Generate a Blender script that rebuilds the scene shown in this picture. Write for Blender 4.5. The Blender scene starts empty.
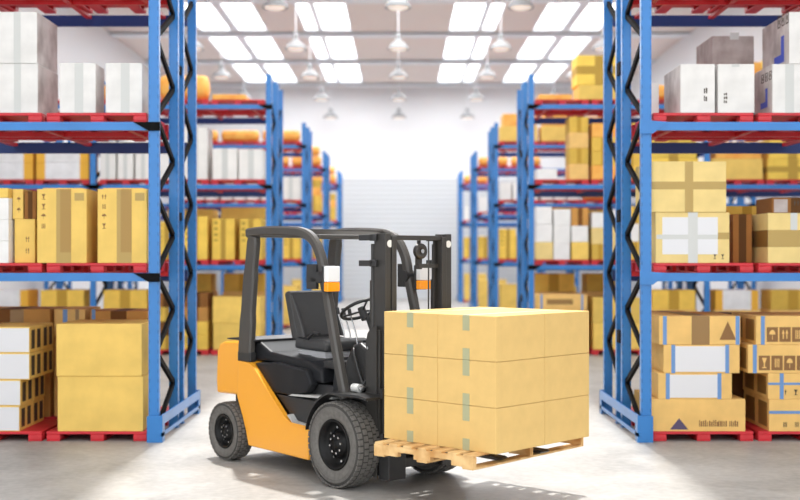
import bpy, bmesh, math, random
from mathutils import Vector, Matrix
random.seed(7)
PI = math.pi
C = bpy.context.scene.collection
SC = bpy.context.scene
H = 1.9          # eye height
F = 1176.0       # focal length in pixels of an 800 px wide frame

# ------------------------------------------------------------------ camera, world, lights, exposure
cd = bpy.data.cameras.new('camera'); cam = bpy.data.objects.new('camera', cd); C.objects.link(cam)
cam.location = (0, 0, H); cam.rotation_euler = (PI/2, 0, 0)
cd.sensor_width = 36; cd.lens = 36*F/800; cd.shift_y = 6/800; cd.clip_end = 200
cd.dof.use_dof = True; cd.dof.focus_distance = 9.6; cd.dof.aperture_fstop = 1.1
SC.camera = cam
w = bpy.data.worlds.new('world'); SC.world = w; w.use_nodes = True
w.node_tree.nodes['Background'].inputs[0].default_value = (0.93, 0.97, 1.0, 1)
w.node_tree.nodes['Background'].inputs[1].default_value = 2.1
def sun(name, rx, ry, e, ang):
    l = bpy.data.lights.new(name, 'SUN'); l.energy = e; l.angle = math.radians(ang); l.color = (1, .97, .92)
    o = bpy.data.objects.new(name, l); C.objects.link(o); o.rotation_euler = (math.radians(rx), math.radians(ry), 0)
sun('sun', -20, 0, 4.0, 2.0)
def area(name, x, y, z, sx, sy, p, rx=0, col=(1, 1, 1)):
    l = bpy.data.lights.new(name, 'AREA'); l.shape = 'RECTANGLE'; l.size = sx; l.size_y = sy; l.energy = p; l.color = col
    o = bpy.data.objects.new(name, l); C.objects.link(o); o.location = (x, y, z); o.rotation_euler = (math.radians(rx), 0, 0)
area('roof_fill_light', 0, 2.5, 9.1, 14, 8, 300, 12)  # added fill light out of view, under closed roof
for yy, pw in ((17, 260), (24.5, 350), (32.5, 400), (41, 480), (47.5, 400)):
    area('roof_fill_light', 0, yy, 9.1, 12, 4, pw)  # added fill lights; only the far pair lies below visible skylights
SC.view_settings.view_transform = 'Standard'; SC.view_settings.look = 'None'
SC.view_settings.gamma = 1; SC.view_settings.exposure = 0.26
try: SC.view_settings.use_curve_mapping = False
except Exception: pass
SC.cycles.use_denoising = True
SC.cycles.max_bounces = 7; SC.cycles.diffuse_bounces = 4

# ------------------------------------------------------------------ materials
def s2l(c): return tuple(((x/255)/12.92 if x/255 <= .04045 else ((x/255+.055)/1.055)**2.4) for x in c)
def mat(name, rgb, rough=.5, metal=0, noise=0, nscale=8, bump=0, coat=0, emit=None, es=0, spec=None, rgb2=None):
    m = bpy.data.materials.new(name); m.use_nodes = True
    N = m.node_tree.nodes; L = m.node_tree.links; b = N['Principled BSDF']
    c = s2l(rgb)
    b.inputs['Base Color'].default_value = (*c, 1); b.inputs['Roughness'].default_value = rough; b.inputs['Metallic'].default_value = metal
    if spec is not None: b.inputs['Specular IOR Level'].default_value = spec
    if coat: b.inputs['Coat Weight'].default_value = coat; b.inputs['Coat Roughness'].default_value = .15
    if emit: b.inputs['Emission Color'].default_value = (*s2l(emit), 1); b.inputs['Emission Strength'].default_value = es
    if noise or bump:
        tc = N.new('ShaderNodeTexCoord'); nz = N.new('ShaderNodeTexNoise'); nz.inputs['Scale'].default_value = nscale; nz.inputs['Detail'].default_value = 5
        L.new(tc.outputs['Object'], nz.inputs['Vector'])
        if noise:
            mx = N.new('ShaderNodeMix'); mx.data_type = 'RGBA'
            r = N.new('ShaderNodeValToRGB'); r.color_ramp.elements[0].position = .35; r.color_ramp.elements[1].position = .68
            L.new(nz.outputs['Fac'], r.inputs['Fac'])
            mx.inputs[6].default_value = (*c, 1)
            mx.inputs[7].default_value = (*(s2l(rgb2) if rgb2 else [x*(1-noise) for x in c]), 1)
            L.new(r.outputs['Color'], mx.inputs[0]); L.new(mx.outputs[2], b.inputs['Base Color'])
        if bump:
            bp = N.new('ShaderNodeBump'); bp.inputs['Strength'].default_value = bump; bp.inputs['Distance'].default_value = .01
            L.new(nz.outputs['Fac'], bp.inputs['Height']); L.new(bp.outputs['Normal'], b.inputs['Normal'])
    return m
def mth(N, L, op, a, b=None):
    n = N.new('ShaderNodeMath'); n.operation = op
    for i, v in enumerate((a, b)):
        if v is None: continue
        if isinstance(v, (int, float)): n.inputs[i].default_value = v
        else: L.new(v, n.inputs[i])
    return n.outputs[0]
def carton_mat(name, rgb, tape, hw=.1, marks=False, wear=.12, vary=.1, ends=None, cross=0):
    """cardboard with a tape band over the middle of the front, printed marks and coloured ends, in box coordinates"""
    m = mat(name, rgb, .75, noise=wear, nscale=5, bump=.15, spec=.25)
    N = m.node_tree.nodes; L = m.node_tree.links; b = N['Principled BSDF']
    src = b.inputs['Base Color'].links[0].from_socket
    tc = N.new('ShaderNodeTexCoord'); sp = N.new('ShaderNodeSeparateXYZ'); L.new(tc.outputs['Generated'], sp.inputs[0])
    X, Z = sp.outputs[0], sp.outputs[2]
    def layer(src, fac, col):
        mx = N.new('ShaderNodeMix'); mx.data_type = 'RGBA'; L.new(fac, mx.inputs[0]); L.new(src, mx.inputs[6]); mx.inputs[7].default_value = (*s2l(col), 1)
        return mx.outputs[2]
    oi = N.new('ShaderNodeObjectInfo')
    hs = N.new('ShaderNodeHueSaturation'); L.new(src, hs.inputs['Color'])
    v = mth(N, L, 'MULTIPLY_ADD', oi.outputs['Random'], vary*2); N_ = v.node; N_.inputs[2].default_value = 1-vary
    L.new(v, hs.inputs['Value']); src = hs.outputs[0]
    if ends:
        d = mth(N, L, 'ABSOLUTE', mth(N, L, 'SUBTRACT', X, .5)); src = layer(src, mth(N, L, 'GREATER_THAN', d, .33), ends)
    if hw:
        d = mth(N, L, 'ABSOLUTE', mth(N, L, 'SUBTRACT', X, .5)); src = layer(src, mth(N, L, 'LESS_THAN', d, hw), tape)
    if cross:
        d = mth(N, L, 'ABSOLUTE', mth(N, L, 'SUBTRACT', Z, .5)); src = layer(src, mth(N, L, 'LESS_THAN', d, cross), tape)
    if marks:
        d = mth(N, L, 'LESS_THAN', mth(N, L, 'ABSOLUTE', mth(N, L, 'SUBTRACT', X, .17)), .08)
        z1 = mth(N, L, 'GREATER_THAN', mth(N, L, 'SINE', mth(N, L, 'MULTIPLY', Z, 44)), .1)
        z2 = mth(N, L, 'GREATER_THAN', Z, .45)
        src = layer(src, mth(N, L, 'MULTIPLY', mth(N, L, 'MULTIPLY', d, z1), mth(N, L, 'MULTIPLY', z2, .55)), (90, 70, 30))
    L.new(src, b.inputs['Base Color'])
    return m
M = {}
M['blue'] = mat('rack_blue_paint', (42, 124, 198), .38, noise=.12, nscale=3, coat=.2)
def slotted_blue():
    m = mat('rack_upright_blue_with_slots', (42, 124, 198), .4, noise=.08, nscale=3, coat=.2); N = m.node_tree.nodes; L = m.node_tree.links; b = N['Principled BSDF']
    src = b.inputs['Base Color'].links[0].from_socket; tc = N.new('ShaderNodeTexCoord'); sp = N.new('ShaderNodeSeparateXYZ'); L.new(tc.outputs['Generated'], sp.inputs[0])
    so = N.new('ShaderNodeSeparateXYZ'); L.new(tc.outputs['Object'], so.inputs[0])
    d = mth(N, L, 'ABSOLUTE', mth(N, L, 'SUBTRACT', sp.outputs[0], .5)); a = mth(N, L, 'LESS_THAN', mth(N, L, 'ABSOLUTE', mth(N, L, 'SUBTRACT', d, .36)), .035)
    z = mth(N, L, 'GREATER_THAN', mth(N, L, 'SINE', mth(N, L, 'MULTIPLY', so.outputs[2], 62.8)), .35)
    side = mth(N, L, 'MULTIPLY', mth(N, L, 'GREATER_THAN', d, .40), mth(N, L, 'LESS_THAN', mth(N, L, 'ABSOLUTE', mth(N, L, 'SUBTRACT', sp.outputs[1], .45)), .13))
    f = mth(N, L, 'MULTIPLY', mth(N, L, 'MULTIPLY', mth(N, L, 'MAXIMUM', a, side), z), .45)
    mx = N.new('ShaderNodeMix'); mx.data_type = 'RGBA'; L.new(f, mx.inputs[0]); L.new(src, mx.inputs[6]); mx.inputs[7].default_value = (*s2l((20, 40, 80)), 1); L.new(mx.outputs[2], b.inputs['Base Color'])
    return m
M['bluepost'] = slotted_blue()
M['darkblue'] = mat('rack_beam_navy_paint', (26, 62, 132), .45)
M['red'] = mat('red_plastic', (212, 48, 58), .45, noise=.15, nscale=6)
M['redsteel'] = mat('red_bar_paint', (196, 22, 30), .4)
M['black'] = mat('black_steel', (14, 14, 16), .7, spec=.1)
M['yellowb'] = carton_mat('ochre_carton', (240, 202, 92), (176, 142, 62), .11, marks=True)
M['yellowp'] = carton_mat('plain_yellow_carton', (243, 206, 108), (0, 0, 0), 0)
M['yellows'] = carton_mat('small_yellow_carton', (232, 192, 88), (190, 150, 60), .12, vary=.18)
M['white'] = carton_mat('white_carton', (236, 234, 230), (205, 207, 204), .12, wear=.06, vary=.04)
M['whitep'] = carton_mat('plain_white_carton', (238, 237, 235), (0, 0, 0), 0, wear=.08, vary=.04)
M['grey'] = carton_mat('grey_carton', (196, 190, 186), (150, 148, 146), .1, wear=.15)
M['brown'] = carton_mat('brown_carton', (205, 150, 80), (120, 76, 34), .14, vary=.15)
M['dbrown'] = carton_mat('dark_brown_carton', (150, 100, 50), (90, 58, 26), .2, vary=.2)
M['wrapend'] = carton_mat('white_carton_with_ochre_ends', (236, 236, 238), (0, 0, 0), 0, ends=(236, 180, 70), vary=.04)
M['orange'] = mat('orange_wrap', (248, 190, 92), .55, noise=.2, nscale=4, rgb2=(238, 160, 66), bump=.3)
M['tan'] = mat('tan_cardboard', (226, 190, 122), .8, noise=.06, nscale=9, bump=.12, spec=.2)
M['tancard'] = mat('light_tan_cardboard', (236, 210, 142), .8, noise=.1, nscale=5, bump=.15, spec=.2)
M['orangecard'] = mat('orange_tan_cardboard', (240, 197, 122), .8, noise=.12, nscale=5, bump=.15, spec=.2)
M['yellowcard'] = mat('yellow_cardboard', (240, 203, 112), .75, noise=.12, nscale=4, bump=.2, spec=.2)
M['whitecard'] = mat('white_cardboard', (232, 230, 227), .7, noise=.14, nscale=4, bump=.15, spec=.2)
M['greycard'] = mat('greyish_cardboard', (190, 180, 176), .75, noise=.2, nscale=5, rgb2=(160, 145, 140), spec=.2)
M['tapegreen'] = mat('grey_green_tape', (172, 172, 136), .4)
M['tapeb'] = mat('olive_tape', (178, 148, 78), .35)
M['taped'] = mat('dark_brown_tape', (148, 112, 60), .35)
M['tapeo'] = mat('ochre_brown_tape', (166, 130, 62), .4)
M['shade_grime'] = mat('shaded_grimy_white_cardboard', (226, 220, 216), .75, noise=.2, nscale=3.5, rgb2=(178, 168, 164), spec=.2)  # grime together with painted-in shade for the cartons' aisle-facing sides
M['tapeg'] = mat('grey_tape', (202, 203, 200), .4)
M['tapebl'] = mat('blue_strap', (104, 146, 200), .45)
M['ink'] = mat('black_ink', (70, 58, 46), .7)
M['inkbr'] = mat('brown_ink', (140, 100, 58), .7)
M['inkblue'] = mat('blue_ink', (74, 96, 205), .6)
M['inkpurple'] = mat('purple_ink', (86, 72, 104), .6)
M['paper'] = mat('white_paper', (224, 224, 227), .6)
M['wood'] = mat('pale_pallet_wood', (236, 200, 142), .75, noise=.35, nscale=7, rgb2=(198, 146, 84), bump=.3)
M['fyellow'] = mat('forklift_yellow_paint', (255, 176, 50), .36, coat=.4)
M['fblack'] = mat('forklift_black_plastic', (46, 46, 47), .38, noise=.15, nscale=20)
M['fgloss'] = mat('forklift_satin_black', (34, 35, 38), .42, spec=.22)
M['guard'] = mat('guard_grey_black_paint', (72, 69, 66), .4)
M['mast'] = mat('mast_black_paint', (54, 52, 50), .4)
M['tyre'] = mat('tyre_rubber', (112, 109, 105), .75, noise=.25, nscale=30, bump=.3)
M['groove'] = mat('tyre_groove_rubber', (66, 64, 62), .9)
M['rim'] = mat('rim_black', (14, 14, 15), .45, spec=.25)
M['chrome'] = mat('bright_steel', (200, 200, 200), .25, metal=1)
M['plate'] = mat('pale_floor_plate', (188, 188, 186), .45)
M['seat'] = mat('seat_black_vinyl', (68, 68, 69), .5, bump=.1, nscale=30)
M['lampw'] = mat('clear_white_lens', (244, 244, 244), .2)
M['lampo'] = mat('amber_lens', (255, 158, 20), .2, emit=(255, 150, 10), es=.15)
M['rollerw'] = mat('white_nylon', (225, 225, 222), .4)
M['wall'] = mat('wall_white_paint', (236, 238, 240), .7)
M['truss'] = mat('roof_beam_grey_paint', (244, 248, 252), .6)
M['lampshade'] = mat('pendant_grey_enamel', (150, 152, 154), .5)
M['lampglow'] = mat('pendant_glass_lit', (255, 246, 235), .3, emit=(255, 236, 218), es=.35)
M['skyglass'] = mat('skylight_glass_bright', (255, 255, 255), .3, emit=(250, 253, 255), es=3.0)
M['bumper'] = mat('black_rubber', (28, 28, 30), .6)
# concrete floor
def floor_mat():
    m = mat('polished_concrete', (176, 173, 169), .42); N = m.node_tree.nodes; L = m.node_tree.links; b = N['Principled BSDF']
    tc = N.new('ShaderNodeTexCoord')
    def nz(s, d, dist=0):
        n = N.new('ShaderNodeTexNoise'); n.inputs['Scale'].default_value = s; n.inputs['Detail'].default_value = d; n.inputs['Distortion'].default_value = dist
        L.new(tc.outputs['Object'], n.inputs['Vector']); return n.outputs['Fac']
    r = N.new('ShaderNodeValToRGB'); e = r.color_ramp.elements
    e[0].position = .32; e[0].color = (*s2l((146, 144, 141)), 1); e[1].position = .66; e[1].color = (*s2l((182, 180, 176)), 1)
    a = mth(N, L, 'ADD', mth(N, L, 'MULTIPLY', nz(1.2, 8, 1.0), .6), mth(N, L, 'MULTIPLY', nz(14, 6), .4))
    L.new(a, r.inputs['Fac']); L.new(r.outputs[0], b.inputs['Base Color'])
    rr = N.new('ShaderNodeMapRange'); L.new(nz(2.5, 4), rr.inputs[0]); rr.inputs[3].default_value = .34; rr.inputs[4].default_value = .6
    L.new(rr.outputs[0], b.inputs['Roughness'])
    bp = N.new('ShaderNodeBump'); bp.inputs['Strength'].default_value = .12; bp.inputs['Distance'].default_value = .01
    L.new(nz(40, 4), bp.inputs['Height']); L.new(bp.outputs[0], b.inputs['Normal'])
    return m
M['floor'] = floor_mat()
# ribbed sheet materials (back wall cladding, roof deck)
def ribbed(name, rgb, axis, scale, rough=.6, st=.5):
    m = mat(name, rgb, rough); N = m.node_tree.nodes; L = m.node_tree.links; b = N['Principled BSDF']
    tc = N.new('ShaderNodeTexCoord'); sp = N.new('ShaderNodeSeparateXYZ'); L.new(tc.outputs['Object'], sp.inputs[0])
    v = mth(N, L, 'SINE', mth(N, L, 'MULTIPLY', sp.outputs[axis], scale))
    bp = N.new('ShaderNodeBump'); bp.inputs['Strength'].default_value = st; bp.inputs['Distance'].default_value = .03
    L.new(v, bp.inputs['Height']); L.new(bp.outputs[0], b.inputs['Normal']); return m
M['clad'] = ribbed('wall_ribbed_cladding', (206, 210, 213), 2, 30, st=.3)
M['deck'] = ribbed('roof_deck_sheet', (243, 232, 224), 1, 24, st=.4)

# ------------------------------------------------------------------ mesh builder
class MB:
    def __init__(s): s.v = []; s.f = []; s.mi = []; s.sm = []; s.mats = []
    def add(s, vs, fs, m=None, smooth=False):
        o = len(s.v); s.v += [tuple(x) for x in vs]
        if m is None: i = 0
        else:
            if m not in s.mats: s.mats.append(m)
            i = s.mats.index(m)
        for f in fs: s.f.append([k+o for k in f]); s.mi.append(i); s.sm.append(smooth)
        return s
    def box(s, x0, x1, y0, y1, z0, z1, m=None, M4=None):
        vs = [Vector((x, y, z)) for z in (z0, z1) for y in (y0, y1) for x in (x0, x1)]
        if M4: vs = [M4 @ p for p in vs]
        return s.add(vs, [(0, 2, 3, 1), (4, 5, 7, 6), (0, 1, 5, 4), (2, 6, 7, 3), (0, 4, 6, 2), (1, 3, 7, 5)], m)
    def prism(s, poly, ax, a0, a1, m=None):
        """poly in the two other axes; ax 0/1/2"""
        def P(p, a):
            return {0: (a, p[0], p[1]), 1: (p[0], a, p[1]), 2: (p[0], p[1], a)}[ax]
        n = len(poly); vs = [P(p, a0) for p in poly]+[P(p, a1) for p in poly]
        area2 = sum(poly[i][0]*poly[(i+1) % n][1]-poly[(i+1) % n][0]*poly[i][1] for i in range(n))
        fs = [tuple(range(n)), tuple(range(2*n-1, n-1, -1))]+[(i, i+n, (i+1) % n+n, (i+1) % n) for i in range(n)]
        return s.add(vs, fs, m)
    def bar(s, p0, p1, wa, wb, up=(0, 0, 1), m=None):
        p0, p1 = Vector(p0), Vector(p1); d = (p1-p0).normalized(); a = d.cross(Vector(up))
        if a.length < 1e-4: a = d.cross(Vector((1, 0, 0)))
        a.normalize(); b = a.cross(d)
        vs = [p+a*sa*wa/2+b*sb*wb/2 for p in (p0, p1) for sa, sb in ((-1, -1), (1, -1), (1, 1), (-1, 1))]
        return s.add(vs, [(3, 2, 1, 0), (4, 5, 6, 7), (0, 1, 5, 4), (1, 2, 6, 5), (2, 3, 7, 6), (3, 0, 4, 7)], m)
    def path(s, pts, wa, wb, side=(0, 1, 0), m=None, round_n=0):
        """rectangular section swept on a path lying in a plane with normal `side`; wa along side, wb in plane (may be list)"""
        sd = Vector(side); P = [Vector(p) for p in pts]; n = len(P); vs = []; fs = []
        if not isinstance(wb, (list, tuple)): wb = [wb]*n
        for i, p in enumerate(P):
            t = (P[min(i+1, n-1)]-P[max(i-1, 0)]).normalized(); q = sd.cross(t).normalized()
            c = min(wa, wb[i])*.22
            for a, b in ((-wa/2+c, -wb[i]/2), (wa/2-c, -wb[i]/2), (wa/2, -wb[i]/2+c), (wa/2, wb[i]/2-c), (wa/2-c, wb[i]/2), (-wa/2+c, wb[i]/2), (-wa/2, wb[i]/2-c), (-wa/2, -wb[i]/2+c)):
                vs.append(p+sd*a+q*b)
        for i in range(n-1):
            for k in range(8):
                fs.append((i*8+k, i*8+(k+1) % 8, i*8+8+(k+1) % 8, i*8+8+k))
        fs += [tuple(range(7, -1, -1)), tuple(range((n-1)*8, n*8))]
        return s.add(vs, fs, m)
    def tube(s, pts, r, seg=10, m=None, smooth=True, cap=True):
        P = [Vector(p) for p in pts]; n = len(P); vs = []; fs = []; up = None
        if not isinstance(r, (list, tuple)): r = [r]*n
        for i, p in enumerate(P):
            t = (P[min(i+1, n-1)]-P[max(i-1, 0)]).normalized()
            if up is None:
                up = t.cross(Vector((0, 0, 1)))
                if up.length < .1: up = t.cross(Vector((1, 0, 0)))
            a = (up-t*up.dot(t)).normalized(); up = a; b = t.cross(a)
            for k in range(seg):
                th = 2*PI*k/seg; vs.append(p+(a*math.cos(th)+b*math.sin(th))*r[i])
        for i in range(n-1):
            for k in range(seg): fs.append((i*seg+k, i*seg+(k+1) % seg, (i+1)*seg+(k+1) % seg, (i+1)*seg+k))
        s.add(vs, fs, m, smooth)
        if cap: s.add([vs[k] for k in range(seg)]+[vs[(n-1)*seg+k] for k in range(seg)], [tuple(range(seg-1, -1, -1)), tuple(range(seg, 2*seg))], m)
        return s
    def lathe(s, prof, c, ax=1, seg=40, m=None, smooth=True, closed=False):
        """prof: (radius, along-axis) points"""
        vs = []; fs = []; n = len(prof); c = Vector(c)
        for k in range(seg):
            th = 2*PI*k/seg; co, si = math.cos(th), math.sin(th)
            for r, a in prof:
                vs.append(c+Vector({1: (r*co, a, r*si), 2: (r*co, r*si, a), 0: (a, r*co, r*si)}[ax]))
        for k in range(seg):
            k2 = (k+1) % seg
            for i in range(n if closed else n-1):
                j = (i+1) % n
                fs.append((k*n+i, k*n+j, k2*n+j, k2*n+i))
        return s.add(vs, fs, m, smooth)
    def build(s, name, m, parent=None, bevel=0, seg=2, loc=None):
        me = bpy.data.meshes.new(name); me.from_pydata(s.v, [], s.f)
        ms = s.mats if s.mats else [m]
        for x in ms: me.materials.append(x)
        for i, p in enumerate(me.polygons): p.material_index = s.mi[i]; p.use_smooth = s.sm[i]
        bm = bmesh.new(); bm.from_mesh(me); bmesh.ops.recalc_face_normals(bm, faces=bm.faces); bm.to_mesh(me); bm.free()
        me.update()
        o = bpy.data.objects.new(name, me); C.objects.link(o)
        if parent: o.parent = parent
        if loc: o.location = loc
        if bevel:
            b = o.modifiers.new('bevel', 'BEVEL'); b.width = bevel; b.segments = seg; b.limit_method = 'ANGLE'; b.angle_limit = math.radians(40)
            b.harden_normals = False
        return o
def tag(o, label=None, cat=None, group=None, kind=None):
    if label: o['label'] = label
    if cat: o['category'] = cat
    if group: o['group'] = group
    if kind: o['kind'] = kind
    return o
def empty(name, loc=(0, 0, 0), rz=0):
    o = bpy.data.objects.new(name, None); C.objects.link(o); o.location = loc; o.rotation_euler = (0, 0, rz); o.empty_display_size = .2
    return o
def struct(name, mb, m, **k):
    o = mb.build(name, m, **k); o['kind'] = 'structure'; return o
def copy_tree(o, parent=None):
    c = o.copy(); C.objects.link(c)
    if parent: c.parent = parent
    for ch in list(o.children): copy_tree(ch, c)
    return c

# ------------------------------------------------------------------ the hall
YB = 52.3; XW = 9.75; ZC = 9.4; Y0 = -3
struct('floor', MB().box(-XW-.3, XW+.3, Y0, YB+.3, -.2, 0), M['floor'])
struct('wall_left', MB().box(-XW-.2, -XW, Y0, YB, 0, ZC), M['wall'])
struct('wall_right', MB().box(XW, XW+.2, Y0, YB, 0, ZC), M['wall'])
struct('wall_back', MB().box(-XW-.2, XW+.2, YB, YB+.2, 0, ZC+.1), M['wall'])
struct('trim_back_cladding', MB().box(-XW, XW, YB-.06, YB, 0, 5.35), M['clad'])
# roof: strips between skylight openings
A1, A2, B1, B2 = 1.6, 3.17, 4.38, 6.62      # inner and outer skylight columns
YS = [(34.55, 39.1), (40.1, 44.75), (45.75, 50.7)]
SX = 0.0
sl = (5.0, 33.6)                              # unseen slot added in the roof so sun falls on the aisle
r = MB()
Z1 = ZC+.25
r.box(-XW-.2, SX-2.42, Y0, 34.5, ZC, Z1); r.box(SX+2.42, XW+.2, Y0, 34.5, ZC, Z1)
r.box(SX-2.42, SX+2.42, Y0, sl[0], ZC, Z1); r.box(SX-2.42, SX+2.42, sl[1], 34.5, ZC, Z1)
cuts = [-XW-.2, -B2, -B1, -A2, -A1, A1, A2, B1, B2, XW+.2]
for i in range(0, 10, 2): r.box(cuts[i], cuts[i+1], 34.5, YB, ZC, Z1)
for i in range(1, 9, 2):
    ys = [34.5]+[q for p in YS for q in p]+[YB]
    for j in range(0, len(ys), 2): r.box(cuts[i], cuts[i+1], ys[j], ys[j+1], ZC, Z1)
struct('ceiling', r, M['deck'])
k = 1
for ya, yb in YS:
    for i in range(1, 9, 2):
        xa, xb = cuts[i], cuts[i+1]
        g = MB(); g.box(xa, xb, ya, yb, ZC+.12, ZC+.15)
        o = struct('window_%d' % k, g, M['skyglass']); k += 1
        fr = MB()
        wide = abs(xb-xa) > 2
        xm = (xa+xb)/2 if wide else (xa+.52 if xa > 0 else xb-.52)
        if not wide: xm = (xa+1.05 if xa > 0 else xb-1.05)
        dw = .14 if wide else .08
        fr.box(xm-dw, xm+dw, ya, yb, ZC+.0, ZC+.12)
        for a, b, c_, d_ in ((xa, xa+.04, ya, yb), (xb-.04, xb, ya, yb)): fr.box(a, b, c_, d_, ZC-.02, ZC+.12)
        fr.box(xa+.04, xb-.04, ya, ya+.06, ZC-.02, ZC+.12); fr.box(xa+.04, xb-.04, yb-.06, yb, ZC-.02, ZC+.12)
        fr.build('window_frame', M['truss'], o)
# roof beams across the hall
n = 1
for yb in (34.2, 39.6, 45.2, 51.2):
    t = MB(); t.box(-XW, XW, yb-.3, yb+.3, ZC-.10, ZC-.085); t.box(-XW, XW, yb-.03, yb+.03, ZC-.085, ZC-.015); t.box(-XW, XW, yb-.3, yb+.3, ZC-.015, ZC-.001)
    struct('trim_%d' % n, t, M['truss']); n += 1

# pendant lamps
def lamp_proto():
    t = empty('pendant_lamp')
    s = MB(); s.lathe([(.05, .30), (.09, .29), (.11, .22), (.20, .17), (.29, .07), (.32, .0), (.315, -.01), (.27, .05), (.18, .14), (.1, .19), (0, .19)], (0, 0, 0), 2, 20)
    s.build('lamp_shade', M['lampshade'], t)
    MB().lathe([(0, -.05), (.18, -.04), (.26, 0), (.262, .03), (0, .04)], (0, 0, 0), 2, 18).build('lens', M['lampglow'], t)
    MB().box(-.07, .07, -.07, .07, .30, .42).build('ballast_box', M['lampshade'], t, bevel=.02)
    MB().tube([(0, 0, .42), (0, 0, 1.378)], .014, 6).build('rod', M['truss'], t)
    return t
lp = lamp_proto(); first = True
rows = ['nearest', 'second', 'third', 'fourth', 'fifth']
cols = {-2: 'far left', -1: 'left', 0: 'middle', 1: 'right', 2: 'far right'}
for ri, yy in enumerate((28.5, 34.2, 39.6, 45.2, 51.2)):
    for ci in (-2, -1, 0, 1, 2):
        xx = ci*2.98-.05
        if ri == 0 and abs(ci) == 2: continue
        if abs(xx) < 2.5 and ri == 0 and ci == 0: pass
        o = lp if first else copy_tree(lp); first = False
        o.location = (xx, yy, 7.92)
        tag(o, 'white bell pendant lamp, %s row from the front, %s column under the roof' % (rows[ri], cols[ci]), 'ceiling lamp', 'bell pendant lamps under the roof')
# pendants hang from purlins
n0 = n
for ri, yy in enumerate((28.5,)):
    if yy == 28.5:
        struct('trim_%d' % n, MB().box(-XW, XW, yy-.08, yy+.08, ZC-.10, ZC-.001), M['truss']); n += 1

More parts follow.
